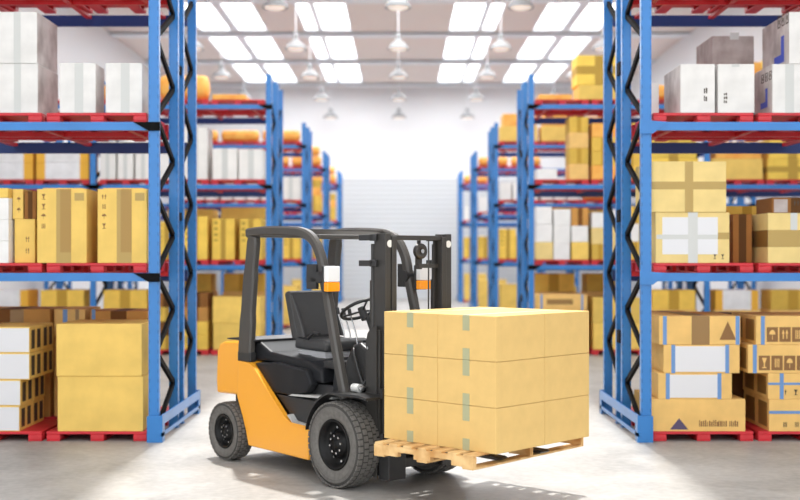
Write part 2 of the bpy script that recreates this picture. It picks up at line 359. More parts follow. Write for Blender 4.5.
# ------------------------------------------------------------------ racks
DS = [12.0, 22.5, 30.7, 39.0, 48.0]
LV = [1.727, 3.267, 4.80]
ROW = ['nearest', 'second', 'third', 'fourth', 'farthest']
PX = 2.505; BAY = 3.365; TOP = 5.38
def post(x, y, s, slots=True, wx=.12, wy=.07):
    """C section upright with rows of slots cut as dark recesses"""
    m = MB(); m.box(x-wx/2, x+wx/2, y, y+.006, 0, TOP); m.box(x-wx/2, x-wx/2+.006, y+.006, y+wy, 0, TOP); m.box(x+wx/2-.006, x+wx/2, y+.006, y+wy, 0, TOP)
    m.box(x-wx/2+.006, x-wx/2+.03, y+wy-.006, y+wy, 0, TOP); m.box(x+wx/2-.03, x+wx/2-.006, y+wy-.006, y+wy, 0, TOP)
    m.box(x-wx/2-.006, x+wx/2+.006, y-.006, y+wy+.006, 0, .012)
    return m
def build_rack(ri, s, d):
    side = 'left' if s < 0 else 'right'
    Y = [d, d+1.0, d+1.33, d+2.14]          # four uprights front to back (front faces)
    root = empty('pallet_rack', (s*PX, d, 0))
    inv = Matrix.Translation((-s*PX, -d, 0))
    def P(mb, name, m, parent=root, bevel=0):
        mb.v = [tuple(inv @ Vector(v)) for v in mb.v]; return mb.build(name, m, parent, bevel)
    bays = 1 if ri == 0 else 2
    xs = [s*(PX+BAY*k) for k in range(bays+1)]
    for k, x in enumerate(xs):
        for j, yy in enumerate(Y):
            if k > 0 and j in (1, 2) : pass
            o = P(post(x+(s*.008 if j == 0 else 0), yy, s, wx=.106 if j in (0,) else .10), 'upright_post', M['bluepost'])
        # zigzag bracing, front and rear frames
        for (ya, yb, ph) in ((Y[0]+.07, Y[1], .10), (Y[2]+.07, Y[3], .48)):
            z = ph; t = 0
            bm_ = MB()
            while z < TOP-.45:
                a, b = ((ya, yb) if t % 2 == 0 else (yb, ya))
                xx = x
                bm_.bar((xx, a, z), (xx, b, z+.405), .06, .035, (1, 0, 0)); z += .405; t += 1
            P(bm_, 'zigzag_brace', M['black'])
        if k == 0:
            for z in ([.95, 2.3, 3.95] if ri == 0 else [1.0, 3.9]):
                P(MB().box(x-.035, x+.035, Y[1]+.07, Y[2], z, z+.09).box(x-.06, x-.035, Y[1]+.1, Y[2]-.05, z-.02, z+.12), 'row_spacer', M['black'])
    # beams
    xa, xb = min(xs), max(xs)
    for L_ in LV:
        for k in range(bays):
            x0, x1 = sorted((xs[k]+s*.06, xs[k+1]-s*.06))
            fb = P(MB().box(x0, x1, d-.012, d+.04, L_-.085, L_), 'front_beam', M['blue'])
            P(MB().box(x0, x1, Y[3]+.03, Y[3]+.08, L_-.13, L_), 'rear_beam', M['darkblue'])
            P(MB().box(x0, x1, Y[1]+.0, Y[1]+.05, L_-.05, L_), 'middle_beam', M['redsteel'])
            P(MB().box(x0, x1, Y[2]+.0, Y[2]+.05, L_-.05, L_), 'middle_beam', M['redsteel'])
            # end connectors: dark wedge plates on the left run, blue ones on the right
            for e, xe in ((1, xs[k]), (-1, xs[k+1])):
                if ri == 0 and e == -1: continue
                q = s*e
                tri = [(xe-q*.06, L_-.09), (xe+q*.06, L_-.09), (xe+q*.21, L_-.002), (xe-q*.06, L_-.002)] if s < 0 or ri > 0 else [(xe-q*.06, L_-.12), (xe+q*.07, L_-.12), (xe+q*.22, L_-.0), (xe-q*.06, L_+.02)]
                P(MB().prism(tri, 1, d-.03, d-.013), 'beam_connector', M['black'] if (s < 0 or ri > 0) else M['blue'])
        # red depth bars carrying the pallets
        for k in range(bays):
            for j in range(4):
                xx = xs[k]+s*(.35+j*.89)
                P(MB().box(xx-.03, xx+.03, d+.04, Y[3]+.03, L_-.045, L_-.005), 'depth_bar', M['redsteel'])
    # guard rail round the foot of the aisle frame
    g = MB(); xg = s*(PX-.09)
    a, b = sorted((xg, xg-s*-.0)); xi = s*(PX-.042)
    g.box(s*PX-.072, s*PX+.072, d-.03, d-.012, 0, .27)
    x0, x1 = sorted((xi-s*.03, xi-s*.045))
    g.prism([(d-.03, .18), (d-.03, .28), (Y[3]+.12, .28), (Y[3]+.12, .18)], 0, x0, x1)
    g.box(x0, x1, d-.03, Y[3]+.12, .06, .10)
    g.box(x0, x1, d-.03, d+.09, 0, .18); g.box(x0, x1, Y[3]-.02, Y[3]+.12, 0, .18)
    x2, x3 = sorted((xi, xi-s*.045)); g.box(x2, x3, Y[3]+.1, Y[3]+.12, 0, .28)
    P(g, 'foot_guard', M['blue'])
    tag(root, '%s blue steel pallet rack with black zigzag bracing on the %s of the aisle' % (ROW[ri], side), 'rack', 'blue pallet racks along the aisle')
for ri, d in enumerate(DS):
    for s in (-1, 1): build_rack(ri, s, d)

# ------------------------------------------------------------------ red pallets
def pal_mesh():
    m = MB(); W, D = 1.03, .93
    m.box(0, W, 0, D, .070, .100)
    for a, b in ((0, .14), (.45, .59), (.89, 1.03)):
        for c, e in ((0, .13), (.40, .53), (.80, .93)): m.box(a, b, c, e, .018, .070)
        m.box(a, b, 0, D, 0, .018)
    return m
PM = pal_mesh().build('plastic_pallet', M['red'], bevel=.006, seg=1); pm_first = True
ORD = ['first', 'second', 'third', 'fourth', 'fifth', 'sixth']
LN = ['floor level', 'lower shelf', 'middle shelf', 'top shelf']
def pal_x(s, k):
    bay, j = divmod(k, 3); o = PX+BAY*bay+.09+j*1.078
    return (o, o+1.03) if s > 0 else (-o-1.03, -o)
def zlev(l): return 0.0 if l == 0 else LV[l-1]
def pallet(ri, s, k, l, back=0):
    global pm_first
    o = PM if pm_first else PM.copy()
    if not pm_first: C.objects.link(o)
    pm_first = False
    d = DS[ri]; o.location = (pal_x(s, k)[0], d+(1.15 if back else .055), zlev(l)+.001)
    tag(o, 'red plastic pallet, %s from the aisle, %s, %s of the %s %s rack' % (ORD[k], LN[l], 'back' if back else 'front', ROW[ri], 'left' if s < 0 else 'right'), 'pallet', 'red plastic pallets')
for s in (-1, 1):
    for l in range(4):
        for k in range(2): pallet(0, s, k, l); pallet(0, s, k, l, 1)
        for k in range(5 if l != 1 else 4): pallet(1, s, k, l)
        if l == 3:
            for k in range(3): pallet(1, s, k, l, 1)
        for k in range(3):
            pallet(2, s, k, l)
        for k in range(2):
            pallet(3, s, k, l)
        pallet(4, s, 0, l)

# ------------------------------------------------------------------ cartons
def carton(x0, x1, y0, y1, z0, z1, m, label, name='carton', cat='carton', group=None, bevel=.006):
    """box with a shallow closed flap joint along its top"""
    W, D, Hh = x1-x0, y1-y0, z1-z0
    mb = MB(); mb.box(0, W, 0, D, 0, Hh)
    o = mb.build(name, m, bevel=bevel, loc=(x0, y0, z0)); tag(o, label, cat, group)
    return o
def on(o, name, m, x0, x1, z0, z1, y=None, t=.002, label=None):
    """flat piece on the front face of a carton, in its own coordinates"""
    c = MB().box(x0, x1, -t, -.0003, z0, z1).build(name, m, o)
    if label: c['label'] = label
    return c
def on_side(o, name, m, sx, y0, y1, z0, z1, t=.002):
    x0, x1 = (sx+.0003, sx+t) if sx > 0 else (-t, -.0003)
    return MB().box(x0, x1, y0, y1, z0, z1).build(name, m, o)
def marks(o, xs, zs, w, h, m, name='printed_marks', seed=1, lines=False, frame=False):
    """rows of small printed pictogram-like marks in one mesh"""
    rd = random.Random(seed); b = MB()
    for z in zs:
        for x in xs:
            if lines:
                xx = x
                while xx < x+w:
                    ww = rd.uniform(.008, .018); b.box(xx, xx+ww, -.0015, -.0003, z, z+h*rd.uniform(.7, 1)); xx += ww+.007
            else:
                e = w*.16
                if frame:      # solid dark squares with the pictogram left light
                    b.box(x, x+w, -.0012, -.0003, z, z+h, m); YA, YB_, fm = -.002, -.0013, M['orangecard']
                else: YA, YB_, fm = -.0015, -.0003, None
                q = rd.randint(0, 3); cx = x+w/2
                if q == 0:    # cup
                    b.box(cx-e*.35, cx+e*.35, YA, YB_, z+h*.22, z+h*.5, fm); b.box(cx-e*1.3, cx+e*1.3, YA, YB_, z+h*.15, z+h*.22, fm)
                    b.prism([(cx-e*.4, z+h*.5), (cx+e*.4, z+h*.5), (cx+e*1.4, z+h*.85), (cx-e*1.4, z+h*.85)], 1, YA, YB_, fm)
                elif q == 1:  # two arrows up
                    for dx in (-e, e):
                        b.box(cx+dx-e*.3, cx+dx+e*.3, YA, YB_, z+h*.2, z+h*.55, fm)
                        b.prism([(cx+dx-e*.8, z+h*.55), (cx+dx+e*.8, z+h*.55), (cx+dx, z+h*.85)], 1, YA, YB_, fm)
                elif q == 2:  # umbrella
                    b.prism([(cx+e*1.7*math.cos(a*PI/8), z+h*.5+h*.32*math.sin(a*PI/8)) for a in range(9)], 1, YA, YB_, fm)
                    b.box(cx-e*.15, cx+e*.15, YA, YB_, z+h*.15, z+h*.5, fm)
                else:
                    for dx in (-e, 0, e): b.box(cx+dx-e*.25, cx+dx+e*.25, YA, YB_, z+h*.2, z+h*.8, fm)
    return b.build(name, m, o)
S0 = 98.0
def pxz(px, d=12.06): return (px-400)*d/F
def pz(py, d=12.06): return H-(py-256)*d/F
ZL = [.101, LV[0]+.101, LV[1]+.101, LV[2]+.101]
def C1(px0, px1, py0, zb, m, label, d=12.06, dep=.6, **k):
    """carton whose front face stands at distance d; sizes read at that distance"""
    return carton(pxz(px0, d), pxz(px1, d), d, d+dep, zb, pz(py0, d), m, label, **k)

# --- nearest left rack
# middle shelf: white cartons
o = C1(-22, 37.6, 63.5, ZL[2], M['whitecard'], 'lower of two stacked large white cartons at the left picture edge, middle shelf', dep=.72)
w_, h_ = .61, pz(63.5)-ZL[2]
on(o, 'tape', M['tapeg'], .37, .44, 0, h_); zt = pz(63.5); wl = pxz(37.6)-pxz(-22); MB().box(wl+.0002, wl+.0015, .008, .712, .008, h_-.008).build('shaded_grimy_side', M['shade_grime'], o)
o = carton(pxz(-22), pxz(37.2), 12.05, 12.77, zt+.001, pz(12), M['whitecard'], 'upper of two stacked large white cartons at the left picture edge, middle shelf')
on(o, 'tape', M['tapeg'], .37, .44, 0, pz(12)-zt-.001); wl = pxz(37.2)-pxz(-22); MB().box(wl+.0002, wl+.0015, .008, .712, .008, pz(12)-zt-.009).build('shaded_grimy_side', M['shade_grime'], o)
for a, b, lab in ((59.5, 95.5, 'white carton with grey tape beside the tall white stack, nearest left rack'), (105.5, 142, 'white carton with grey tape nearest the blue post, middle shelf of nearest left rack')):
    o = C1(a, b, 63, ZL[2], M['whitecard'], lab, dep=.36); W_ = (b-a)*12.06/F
    on(o, 'tape', M['tapeg'], W_*.42, W_*.66, 0, pz(63)-ZL[2]); MB().box(W_+.0002, W_+.0015, .008, .352, .008, pz(63)-ZL[2]-.008).build('shaded_grimy_side', M['shade_grime'], o)
C1(140, 148, 76, ZL[2], M['whitecard'], 'small white carton tucked behind the front cartons near the blue post', d=12.6, dep=.3)
# lower shelf: tall ochre cartons
for a, b, lab in ((37, 86.5, 'tall ochre carton with brown tape, left one of the pair on lower shelf'), (97.5, 147, 'tall ochre carton with brown tape, beside the blue left post')):
    o = C1(a, b, 189, ZL[1], M['yellowcard'], lab, dep=.55); W_ = (b-a)*12.06/F; Hh = pz(189)-ZL[1]
    on(o, 'tape', M['tapeb'], W_*.39, W_*.69, 0, Hh, label='olive brown tape band')
    on(o, 'tape_patch', M['tapeo'], W_*.47, W_*.69, .11, Hh, t=.003)
    marks(o, [.025], [Hh-.12, Hh-.22, Hh-.32, Hh-.42], .085, .08, M['inkbr'], seed=int(a))
    on(o, 'faded_label', M['tapeb'], W_*.76, W_*.95, Hh-.12, Hh-.04)
    MB().box(.05, W_-.05, .03, .5, Hh+.0005, Hh+.012).build('flap', M['yellowcard'], o)
o = C1(14.5, 35, 219, ZL[1], M['yellowcard'], 'small ochre carton under another one, left of the tall ochre pair', d=12.16, dep=.5); marks(o, [.1], [.08, .2], .07, .09, M['inkbr'], seed=3)
zt = pz(219, 12.16)
o = carton(pxz(12.5, 12.16), pxz(23, 12.16), 12.16, 12.6, zt+.001, pz(189, 12.16), M['yellowcard'], 'narrow ochre carton resting on the small ochre carton, lower shelf'); marks(o, [.03], [.05, .16], .07, .08, M['inkbr'], seed=5)
carton(pxz(24.5, 12.16), pxz(36, 12.16), 12.16, 12.6, zt+.001, pz(191, 12.16), M['dbrown'], 'dark brown narrow carton between ochre cartons on the lower shelf')
zb = ZL[1]
for i, yy in enumerate((241, 219.5, 198)):
    zt2 = pz(yy); carton(pxz(-18), pxz(8.5), 12.06, 12.5, zb, zt2, M['whitep'], '%s small white carton of the three stacked at the left picture edge' % ('bottom', 'middle', 'top')[i]); zb = zt2+.001
carton(pxz(-18), pxz(8), 12.06, 12.5, zb, pz(188), M['yellowp'], 'ochre carton on top of the three small white cartons')
# back pallets on the lower shelf
for k, (a, b, t, m, lab) in enumerate(((-30, 30, 200, 'yellows', 'ochre carton at the back of the lower shelf, left picture edge'), (46, 92, 196, 'dbrown', 'brown carton behind the left tall ochre carton'), (96, 150, 197, 'brown', 'brown carton behind the right tall ochre carton'))):
    C1(a, b, t, ZL[1], M[m], lab, d=13.2, dep=.6)
# floor level: two big yellow cartons
o = C1(57.5, 143, 376.2, ZL[0], M['yellowcard'], 'large plain yellow carton standing on the red floor pallet, lower of two', dep=.85); zt = pz(376.2)
carton(pxz(56.5), pxz(142), 12.05, 12.9, zt+.001, pz(323.8), M['yellowcard'], 'large plain yellow carton on top of another, nearest left rack floor')
# floor level: stack of cartons with white fronts, dark printed sides
zb = ZL[0]
for i, (xr, yt) in enumerate(((19.5, 406), (20.5, 379.8), (29.5, 353), (29.5, 327))):
    zt = pz(yt)
    for j in range(2):
        y0 = 12.06+j*.42
        o = carton(pxz(-25), pxz(xr)-.0*j, y0, y0+.415, zb, zt, M['yellowcard'], '%s white fronted yellow carton, %s column of the left floor stack' % (['bottom', 'second lowest', 'third lowest', 'topmost'][i], ['front', 'back'][j]))
        W_ = pxz(xr)-pxz(-25); Hh = zt-zb
        if j == 0:
            on(o, 'white_label', M['paper'], .02, W_-.005, .01, Hh-.012, label='white front label')
            marks(o, [W_-.2], [.03], .18, .018, M['ink'], lines=True, seed=i)
        b = MB()
        for q in range(2): b.box(W_+.0003, W_+.002, .06+q*.19, .17+q*.19, .035, Hh-.035)
        b.build('printed_side', M['ink'], o)
    zb = zt+.001
# floor level back pallets (tops showing)
o = C1(-30, 50, 309, ZL[0], M['brown'], 'large brown carton behind the white fronted stack, floor level', d=13.15, dep=.7); on(o, 'tape', M['taped'], .45, .6, 0, 1.2)
o = C1(54, 85, 309, ZL[0], M['orangecard'], 'orange tan carton with blue strap behind the floor stacks, left rack', d=13.2, dep=.7); on(o, 'strap', M['tapebl'], .1, .15, 0, 1.2); on(o, 'tape', M['taped'], .24, .28, 0, 1.2)
o = C1(90, 147, 311, ZL[0], M['brown'], 'brown carton with dark tape behind the two big yellow cartons', d=13.2, dep=.7); on(o, 'strap', M['tapebl'], .02, .06, 0, 1.2)

# --- nearest right rack
# middle shelf
o = C1(680.5, 715, 64, ZL[2], M['whitecard'], 'white carton with worn, shade-toned grey side nearest the blue post, right middle shelf', dep=.75); Hh = pz(64)-ZL[2]
marks(o, [.24], [.12, .2], .02, .06, M['ink'], lines=True); on_side(o, 'shaded_grimy_side', M['shade_grime'], -1, .008, .742, .008, Hh-.008, t=.0015)
o = C1(650, 659, 83, ZL[2], M['whitecard'], 'small white carton squeezed against the blue post, right middle shelf', d=12.5, dep=.3)
o = C1(718, 754.5, 64, ZL[2], M['whitecard'], 'white carton with small printed lines, second from the blue right post', dep=.38)
marks(o, [.06], [.1, .14, .18], .03, .03, M['ink'], lines=True); on(o, 'tape', M['tapeg'], .14, .22, Hh-.03, Hh)
# grey carton behind, standing on the rear pallet on others
d2 = 13.15; zt = pz(92, d2)
carton(pxz(712, d2), pxz(762, d2), d2, d2+.7, ZL[2], ZL[2]+.55, M['grey'], 'grey carton at the back of the right middle shelf, supporting another')
o = carton(pxz(712, d2), pxz(754, d2), d2, d2+.7, ZL[2]+.551, pz(36, d2), M['greycard'], 'grey worn carton showing above the two white cartons, right middle shelf'); on(o, 'tape', M['tapeg'], .2, .3, .4, .48)
# tall pair with blue logo
def logo(o, sc, z0, full=True):
    b = MB()
    y0 = .16
    b.box(-.002, -.0003, y0, y0+.26*sc, z0, z0+.07*sc)
    b.box(-.002, -.0003, y0, y0+.08*sc, z0+.07*sc, z0+.22*sc)
    b.build('blue_logo', M['inkblue'], o)
    q = MB()
    for k in range(3):
        ya = .02+k*.13
        q.box(-.002, -.0003, ya, ya+.09, z0+.30*sc, z0+.31*sc); q.box(-.002, -.0003, ya, ya+.09, z0+.39*sc, z0+.40*sc)
        q.box(-.002, -.0003, ya, ya+.02, z0+.31*sc, z0+.39*sc); q.box(-.002, -.0003, ya+.07, ya+.09, z0+.31*sc, z0+.39*sc); q.box(-.002, -.0003, ya+.035, ya+.055, z0+.33*sc, z0+.37*sc)
    q.build('printed_marks', M['ink'], o)
o = C1(772.5, 830, 64, ZL[2], M['whitecard'], 'lower white carton with blue corner logo at the right picture edge', dep=.6); on_side(o, 'shaded_grimy_side', M['shade_grime'], -1, .008, .592, .008, pz(64)-ZL[2]-.008, t=.0012); logo(o, .9, .08)
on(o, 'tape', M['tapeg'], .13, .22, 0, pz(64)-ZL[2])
zt = pz(64); o = carton(pxz(789), pxz(840), 12.05, 12.95, zt+.001, pz(12), M['whitecard'], 'upper greyish carton with large blue logo at the right picture edge'); on_side(o, 'shaded_grimy_side', M['shade_grime'], -1, .008, .892, .008, pz(12)-zt-.009, t=.0012); logo(o, 1.25, .05)
# lower shelf
o = C1(655.5, 729.5, 212.3, ZL[1], M['tancard'], 'tan carton with white label and grey tape cross, lower of two on right rack', dep=.85); W_ = pxz(729.5)-pxz(655.5); Hh = pz(212.3)-ZL[1]
on(o, 'white_label', M['paper'], .07, W_-.12, .09, Hh-.05, label='white paper label')
on(o, 'tape', M['tapeg'], W_*.44, W_*.57, 0, Hh, t=.003); on(o, 'tape_cross', M['tapeg'], .01, W_-.12, Hh*.47, Hh*.56, t=.0035)
on(o, 'tape_end', M['tapeb'], W_-.12, W_, Hh*.47, Hh*.6, t=.003)
marks(o, [.36], [Hh-.13], .22, .03, M['ink'], lines=True); marks(o, [W_-.18, W_-.1], [.03], .06, .07, M['ink'], seed=2)
zt = pz(212.3); o = carton(pxz(650.8), pxz(726), 12.05, 12.85, zt+.001, pz(161.5), M['tancard'], 'tan carton with olive tape cross, upper of two on right rack'); W_ = pxz(726)-pxz(650.8); Hh = pz(161.5)-zt
on(o, 'tape', M['tapeb'], W_*.45, W_*.56, 0, Hh); on(o, 'tape_cross', M['tapeb'], 0, W_, Hh*.45, Hh*.6, t=.0025)
o = C1(768, 840, 213, ZL[1], M['tancard'], 'tan carton with wide dark band at the right picture edge, lower shelf', dep=.9); Hh = pz(213)-ZL[1]; W_ = pxz(840)-pxz(768)
on(o, 'tape', M['tapeb'], 0, W_, Hh*.32, Hh*.66); on_side(o, 'tape_side', M['taped'], -1, 0, .9, Hh*.32, Hh*.66); on(o, 'tape_strip', M['tapeg'], .23, .3, Hh*.66, Hh, t=.003)
C1(733, 752, 214, ZL[1], M['dbrown'], 'dark brown narrow carton between the tan cartons on the right lower shelf', d=12.4, dep=.5)
o = C1(727, 767, 206, ZL[1], M['yellows'], 'yellow carton behind the gap on the right lower shelf', d=13.2, dep=.6)
zt = pz(213); o = carton(pxz(772), pxz(835), 12.06, 12.6, zt+.001, pz(197.5), M['dbrown'], 'flat brown carton with grey patch lying on the banded tan carton'); on(o, 'grey_patch', M['greycard'], .02, .16, .005, .14); marks(o, [.2, .33, .46], [.06], .1, .08, M['ink'], seed=8)
# floor level stack of four
def straps(o, W_, Hh, a, b, tk=.04):
    on(o, 'strap', M['tapebl'], a, a+tk, 0, Hh, t=.003); on(o, 'strap', M['tapebl'], W_-b-tk, W_-b, 0, Hh, t=.003)
zz = [ZL[0], pz(399.2), pz(373.3), pz(344.8), pz(316)]
o = carton(pxz(651.3), pxz(745.5), 12.06, 12.95, zz[0], zz[1], M['orangecard'], 'tan carton with purple triangle, bottom of the stack beside the blue right post'); W_ = pxz(745.5)-pxz(651.3); Hh = zz[1]-zz[0]
MB().prism([(.19, .02), (.38, .02), (.285, .135)], 1, -.002, -.0003).build('purple_triangle', M['inkpurple'], o)
marks(o, [.49, .59, .69, .8], [.05], .085, .07, M['inkbr'], lines=True)
for nm, a, b, i, dk in (('second lowest', 658, 732, 1, 0), ('third lowest', 663.5, 739.8, 2, 0)):
    o = carton(pxz(a), pxz(b), 12.06, 12.9, zz[i]+.001, zz[i+1], M['orangecard'], '%s carton with white label and blue straps in the right floor stack' % nm); W_ = pxz(b)-pxz(a); Hh = zz[i+1]-zz[i]-.001
    straps(o, W_, Hh, .08, .11); on(o, 'white_label', M['paper'], .12, W_-.15, .015, Hh-.015, label='white paper label')
    marks(o, [W_-.23], [.03], .08, .02, M['ink'], lines=True); MB().box(W_*.3, W_*.55, .02, .8, Hh+.0002, Hh+.0009).build('top_tape', M['taped'], o)
o = carton(pxz(659), pxz(740.5), 12.06, 12.95, zz[3]+.001, zz[4], M['orangecard'], 'tan carton with dark tape and brown triangle, top of the right floor stack'); W_ = pxz(740.5)-pxz(659); Hh = zz[4]-zz[3]-.001
straps(o, W_, Hh, .04, .01); on(o, 'tape', M['taped'], W_*.4, W_*.62, 0, Hh, label='dark brown tape')
MB().prism([(.62, .05), (.79, .05), (.705, .24)], 1, -.002, -.0003).build('brown_triangle', M['inkbr'], o)
MB().box(W_*.35, W_*.6, .02, .85, Hh+.0003, Hh+.002).build('top_tape', M['taped'], o)
# stack at the right picture edge
for nm, a, i, st in (('bottom', 769, 0, 0), ('second lowest', 768, 1, 0), ('third lowest', 748, 2, 1), ('top', 756, 3, 1)):
    o = carton(pxz(a), pxz(846), 12.06+(.0 if i > 1 else .0), 12.95, zz[i]+(.001 if i else 0), zz[i+1], M['orangecard'], '%s tan carton in the floor stack at the right picture edge' % nm); W_ = pxz(846)-pxz(a); Hh = zz[i+1]-zz[i]-.001
    on_side(o, 'dark_side_panel', M['taped'], -1, .06, .35, .04, Hh-.04)  # two dark brown panels along the side face
    on_side(o, 'dark_side_panel', M['taped'], -1, .48, .8, .04, Hh-.04)
    if st:
        on(o, 'strap', M['tapebl'], .05, .09, 0, Hh, t=.003); marks(o, [.11, .24, .37, .5], [.03], .115, .15, M['inkbr'], seed=4+i, frame=True)
    else:
        on(o, 'strap', M['tapebl'], 0, W_, Hh*.55, Hh*.64, t=.003); marks(o, [.12, .24], [.03], .09, .08, M['ink'], seed=i)
        if i == 1: on(o, 'strap', M['tapebl'], .1+.02, .14+.02, 0, Hh, t=.0035)
# right back pallets at floor level
C1(655, 700, 314, ZL[0], M['brown'], 'brown carton behind the strapped floor stack, right rack', d=13.15, dep=.8)
C1(706, 760, 315, ZL[0], M['dbrown'], 'dark brown carton behind the gap between the right floor stacks', d=13.15, dep=.8)

# --- generated fill of the racks behind
def q(lo, hi): return random.uniform(lo, hi)
def fill(ri, s, k, l, style, back=0, hmax=1.25):
    xa, xb = pal_x(s, k); y0 = DS[ri]+.06+(1.05 if back else 0); zb = zlev(l)+.102
    side = 'left' if s < 0 else 'right'
    where = ('back pallet %s from aisle, %s, %s %s rack' if back else '%s pallet from aisle, %s, %s %s rack') % (ORD[k], LN[l], ROW[ri], side)
    grp = 'cartons on the %s %s rack' % (ROW[ri], side)
    def put(x0, x1, z0, z1, m, desc, dep=.7, dy=0, kind='carton'):
        if kind == 'sack':
            mb = MB(); n = 10; W = x1-x0; R = (z1-z0)/2; vs = []
            prof = [(R*.55, 0), (R*.9, .03), (R, .1), (R*.98, W/2), (R, W-.1), (R*.9, W-.03), (R*.55, W)]
            mb.lathe([(0, 0)]+prof+[(0, W)], (0, 0, 0), 0, 14)
            o = mb.build('wrapped_roll', m, loc=(x0, y0+dy+R, z0+R)); tag(o, '%s, %s' % (desc, where), 'roll', grp.replace('cartons', 'rolls')); return o
        return carton(x0, x1, y0+dy, y0+dy+dep, z0, z1, m, '%s, %s' % (desc, where), group=grp, bevel=0.012)
    if style == 'white_tall':
        w_ = .47; h = .60
        for i in range(2): put(xa+.03+i*.5, xa+.03+i*.5+w_, zb, zb+h+q(-.03, .05), M['white'], '%s white carton' % ('left', 'right')[i])
    elif style == 'white_small':
        for i in range(3): put(xa+.02+i*.34, xa+.34+i*.34-.02, zb, zb+q(.42, .62), M['whitep'], '%s small white carton' % ('left', 'middle', 'right')[i])
    elif style == 'yellow_tall':
        for i in range(2): put(xa+.02+i*.53, xa+.02+i*.53+q(.42, .5), zb, zb+q(.72, .86), M['yellowb'], '%s tall ochre carton' % ('left', 'right')[i])
    elif style == 'yellow_big':
        h = q(.5, .54)
        put(xa+.04, xa+.96, zb, zb+h, M['yellowp'], 'lower big yellow carton'); put(xa+.03, xa+.95, zb+h+.001, zb+h*2, M['yellowp'], 'upper big yellow carton')
    elif style == 'brown_stack':
        z = zb
        for i in range(4):
            h = .27
            for j in range(2):
                put(xa+.01+j*.51, xa+.5+j*.51, z, z+h, M[random.choice(['dbrown', 'brown', 'yellowb'])], '%s %s brown carton' % (['bottom', 'second', 'third', 'top'][i], ('left', 'right')[j]))
            z += h+.001
    elif style == 'white_stack':
        z = zb
        for i in range(4):
            h = q(.25, .28); put(xa+.02, xa+1.0, z, z+h, M['wrapend'], '%s white carton with ochre ends' % ['bottom', 'second', 'third', 'top'][i]); z += h+.001
    elif style == 'wrap2':
        z = zb
        for i in range(2):
            h = q(.29, .33); put(xa+.01, xa+1.02, z, z+h, M['wrapend'], '%s white carton with ochre ends' % ['lower', 'upper'][i]); z += h+.001
    elif style == 'rolls':
        put(xa+.02, xa+1.0, zb, zb+.3, M['orange'], 'orange wrapped roll', kind='sack')
    elif style == 'rolls2':
        put(xa+.02, xa+1.0, zb, zb+.34, M['orange'], 'lower orange wrapped roll', kind='sack')
        put(xa+.06, xa+.95, zb+.341, zb+.66, M['orange'], 'upper orange wrapped roll', kind='sack')
    elif style == 'rolls2y':
        put(xa+.02, xa+1.0, zb, zb+.4, M['yellowcard'], 'lower yellow wrapped bale'); put(xa+.1, xa+.97, zb+.401, zb+.72, M['orange'], 'upper orange carton')
    elif style == 'mix':
        for c_ in range(3):
            xx = xa+.01+c_*.345; z = zb; hh = .34
            for i in range(3):
                mm = random.choice(['yellows', 'yellowp', 'brown', 'whitep', 'whitep', 'yellows', 'tancard']); h2 = hh+q(-.05, .02)
                put(xx, xx+.335-q(0, .04), z, z+h2, M[mm], '%s %s %s carton' % (['lower', 'middle', 'upper'][i], ['left', 'centre', 'right'][c_], 'white' if mm == 'whitep' else 'tan' if mm == 'tancard' else 'brown' if mm == 'brown' else 'yellow'), dep=.6); z += h2+.001
    elif style == 'ystack':
        z = zb
        for i in range(2):
            h = q(.38, .45); put(xa+.02+i*.03, xa+.98-i*.04, z, z+h, carm, '%s yellow carton with olive tape cross' % ['lower', 'upper'][i]); z += h+.001
    elif style == 'lean':
        z = zb
        for i in range(4):
            h = .27
            for j in range(2):
                put(xa+j*.5+.01, xa+.48+j*.5, z, z+h, M['orange' if (i+j) % 3 == 0 else 'yellows'], '%s %s amber carton' % (['bottom', 'second', 'third', 'top'][i], ('left', 'right')[j]), dep=.6)
            z += h+.001
    elif style == 'tall4':
        z = zb
        for i in range(4):
            put(xa+.02+.02*i, xa+1.0-.03*i, z, z+.36, M[['brown', 'yellows', 'orangecard', 'yellows'][i]], '%s amber carton' % ['bottom', 'second', 'third', 'top'][i]); z += .361
    elif style in ('tall3', 'tall3w'):
        z = zb
        for i in range(3):
            h = (.36, .40, .38)[i]; m_ = M['wrapend'] if (style == 'tall3w' and i == 2) else M[['brown', 'orangecard', 'yellows'][i]]
            o = put(xa+.03+.03*i, xa+1.0-.04*i, z, z+h, m_, '%s %s carton' % (['bottom', 'middle', 'top'][i], 'white labelled' if (style == 'tall3w' and i == 2) else 'tan')); z += h+.001
    elif style == 'lowo':
        a = xa if s < 0 else xa+.05
        put(a+.02, a+.66, zb, zb+.10, M['orange'], 'flat orange carton')
    elif style == 'bigsack':
        put(xa+.05, xa+1.0, zb, zb+.5, M['orange'], 'big orange roll', kind='sack')
    elif style == 'tallwhite1':
        put(xa+.55, xa+1.0, zb, zb+1.0, M['white'], 'tall white carton'); put(xa+.05, xa+.5, zb, zb+.5, M['whitep'], 'small white carton')
    elif style == 'whitetall3':
        for i in range(3): put(xa+.02+i*.34, xa+.34+i*.34-.02, zb, zb+.74, M['white'], '%s tall white carton' % ('left', 'middle', 'right')[i])
    elif style == 'halflean':
        z = zb
        for i in range(4):
            put(xa+.66, xa+1.02, z, z+.30, M['yellows' if i % 2 else 'orangecard'], '%s amber carton' % ['bottom', 'second', 'third', 'top'][i], dep=.6); z += .301
        put(xa+.03, xa+.42, zb, zb+.2, M['whitep'], 'flat white carton', dep=.5)
    elif style == 'crossstack':
        put(xa-.25, xa+.6, zb, zb+.28, M['yellowp'], 'lower plain yellow carton'); put(xa-.28, xa+.58, zb+.281, zb+.85, carm, 'upper yellow carton with olive cross')
    elif style == 'low':
        put(xa+.03, xa+.98, zb, zb+.24, M['yellows'], 'flat yellow carton')
    elif style == 'strapped':
        z = zb
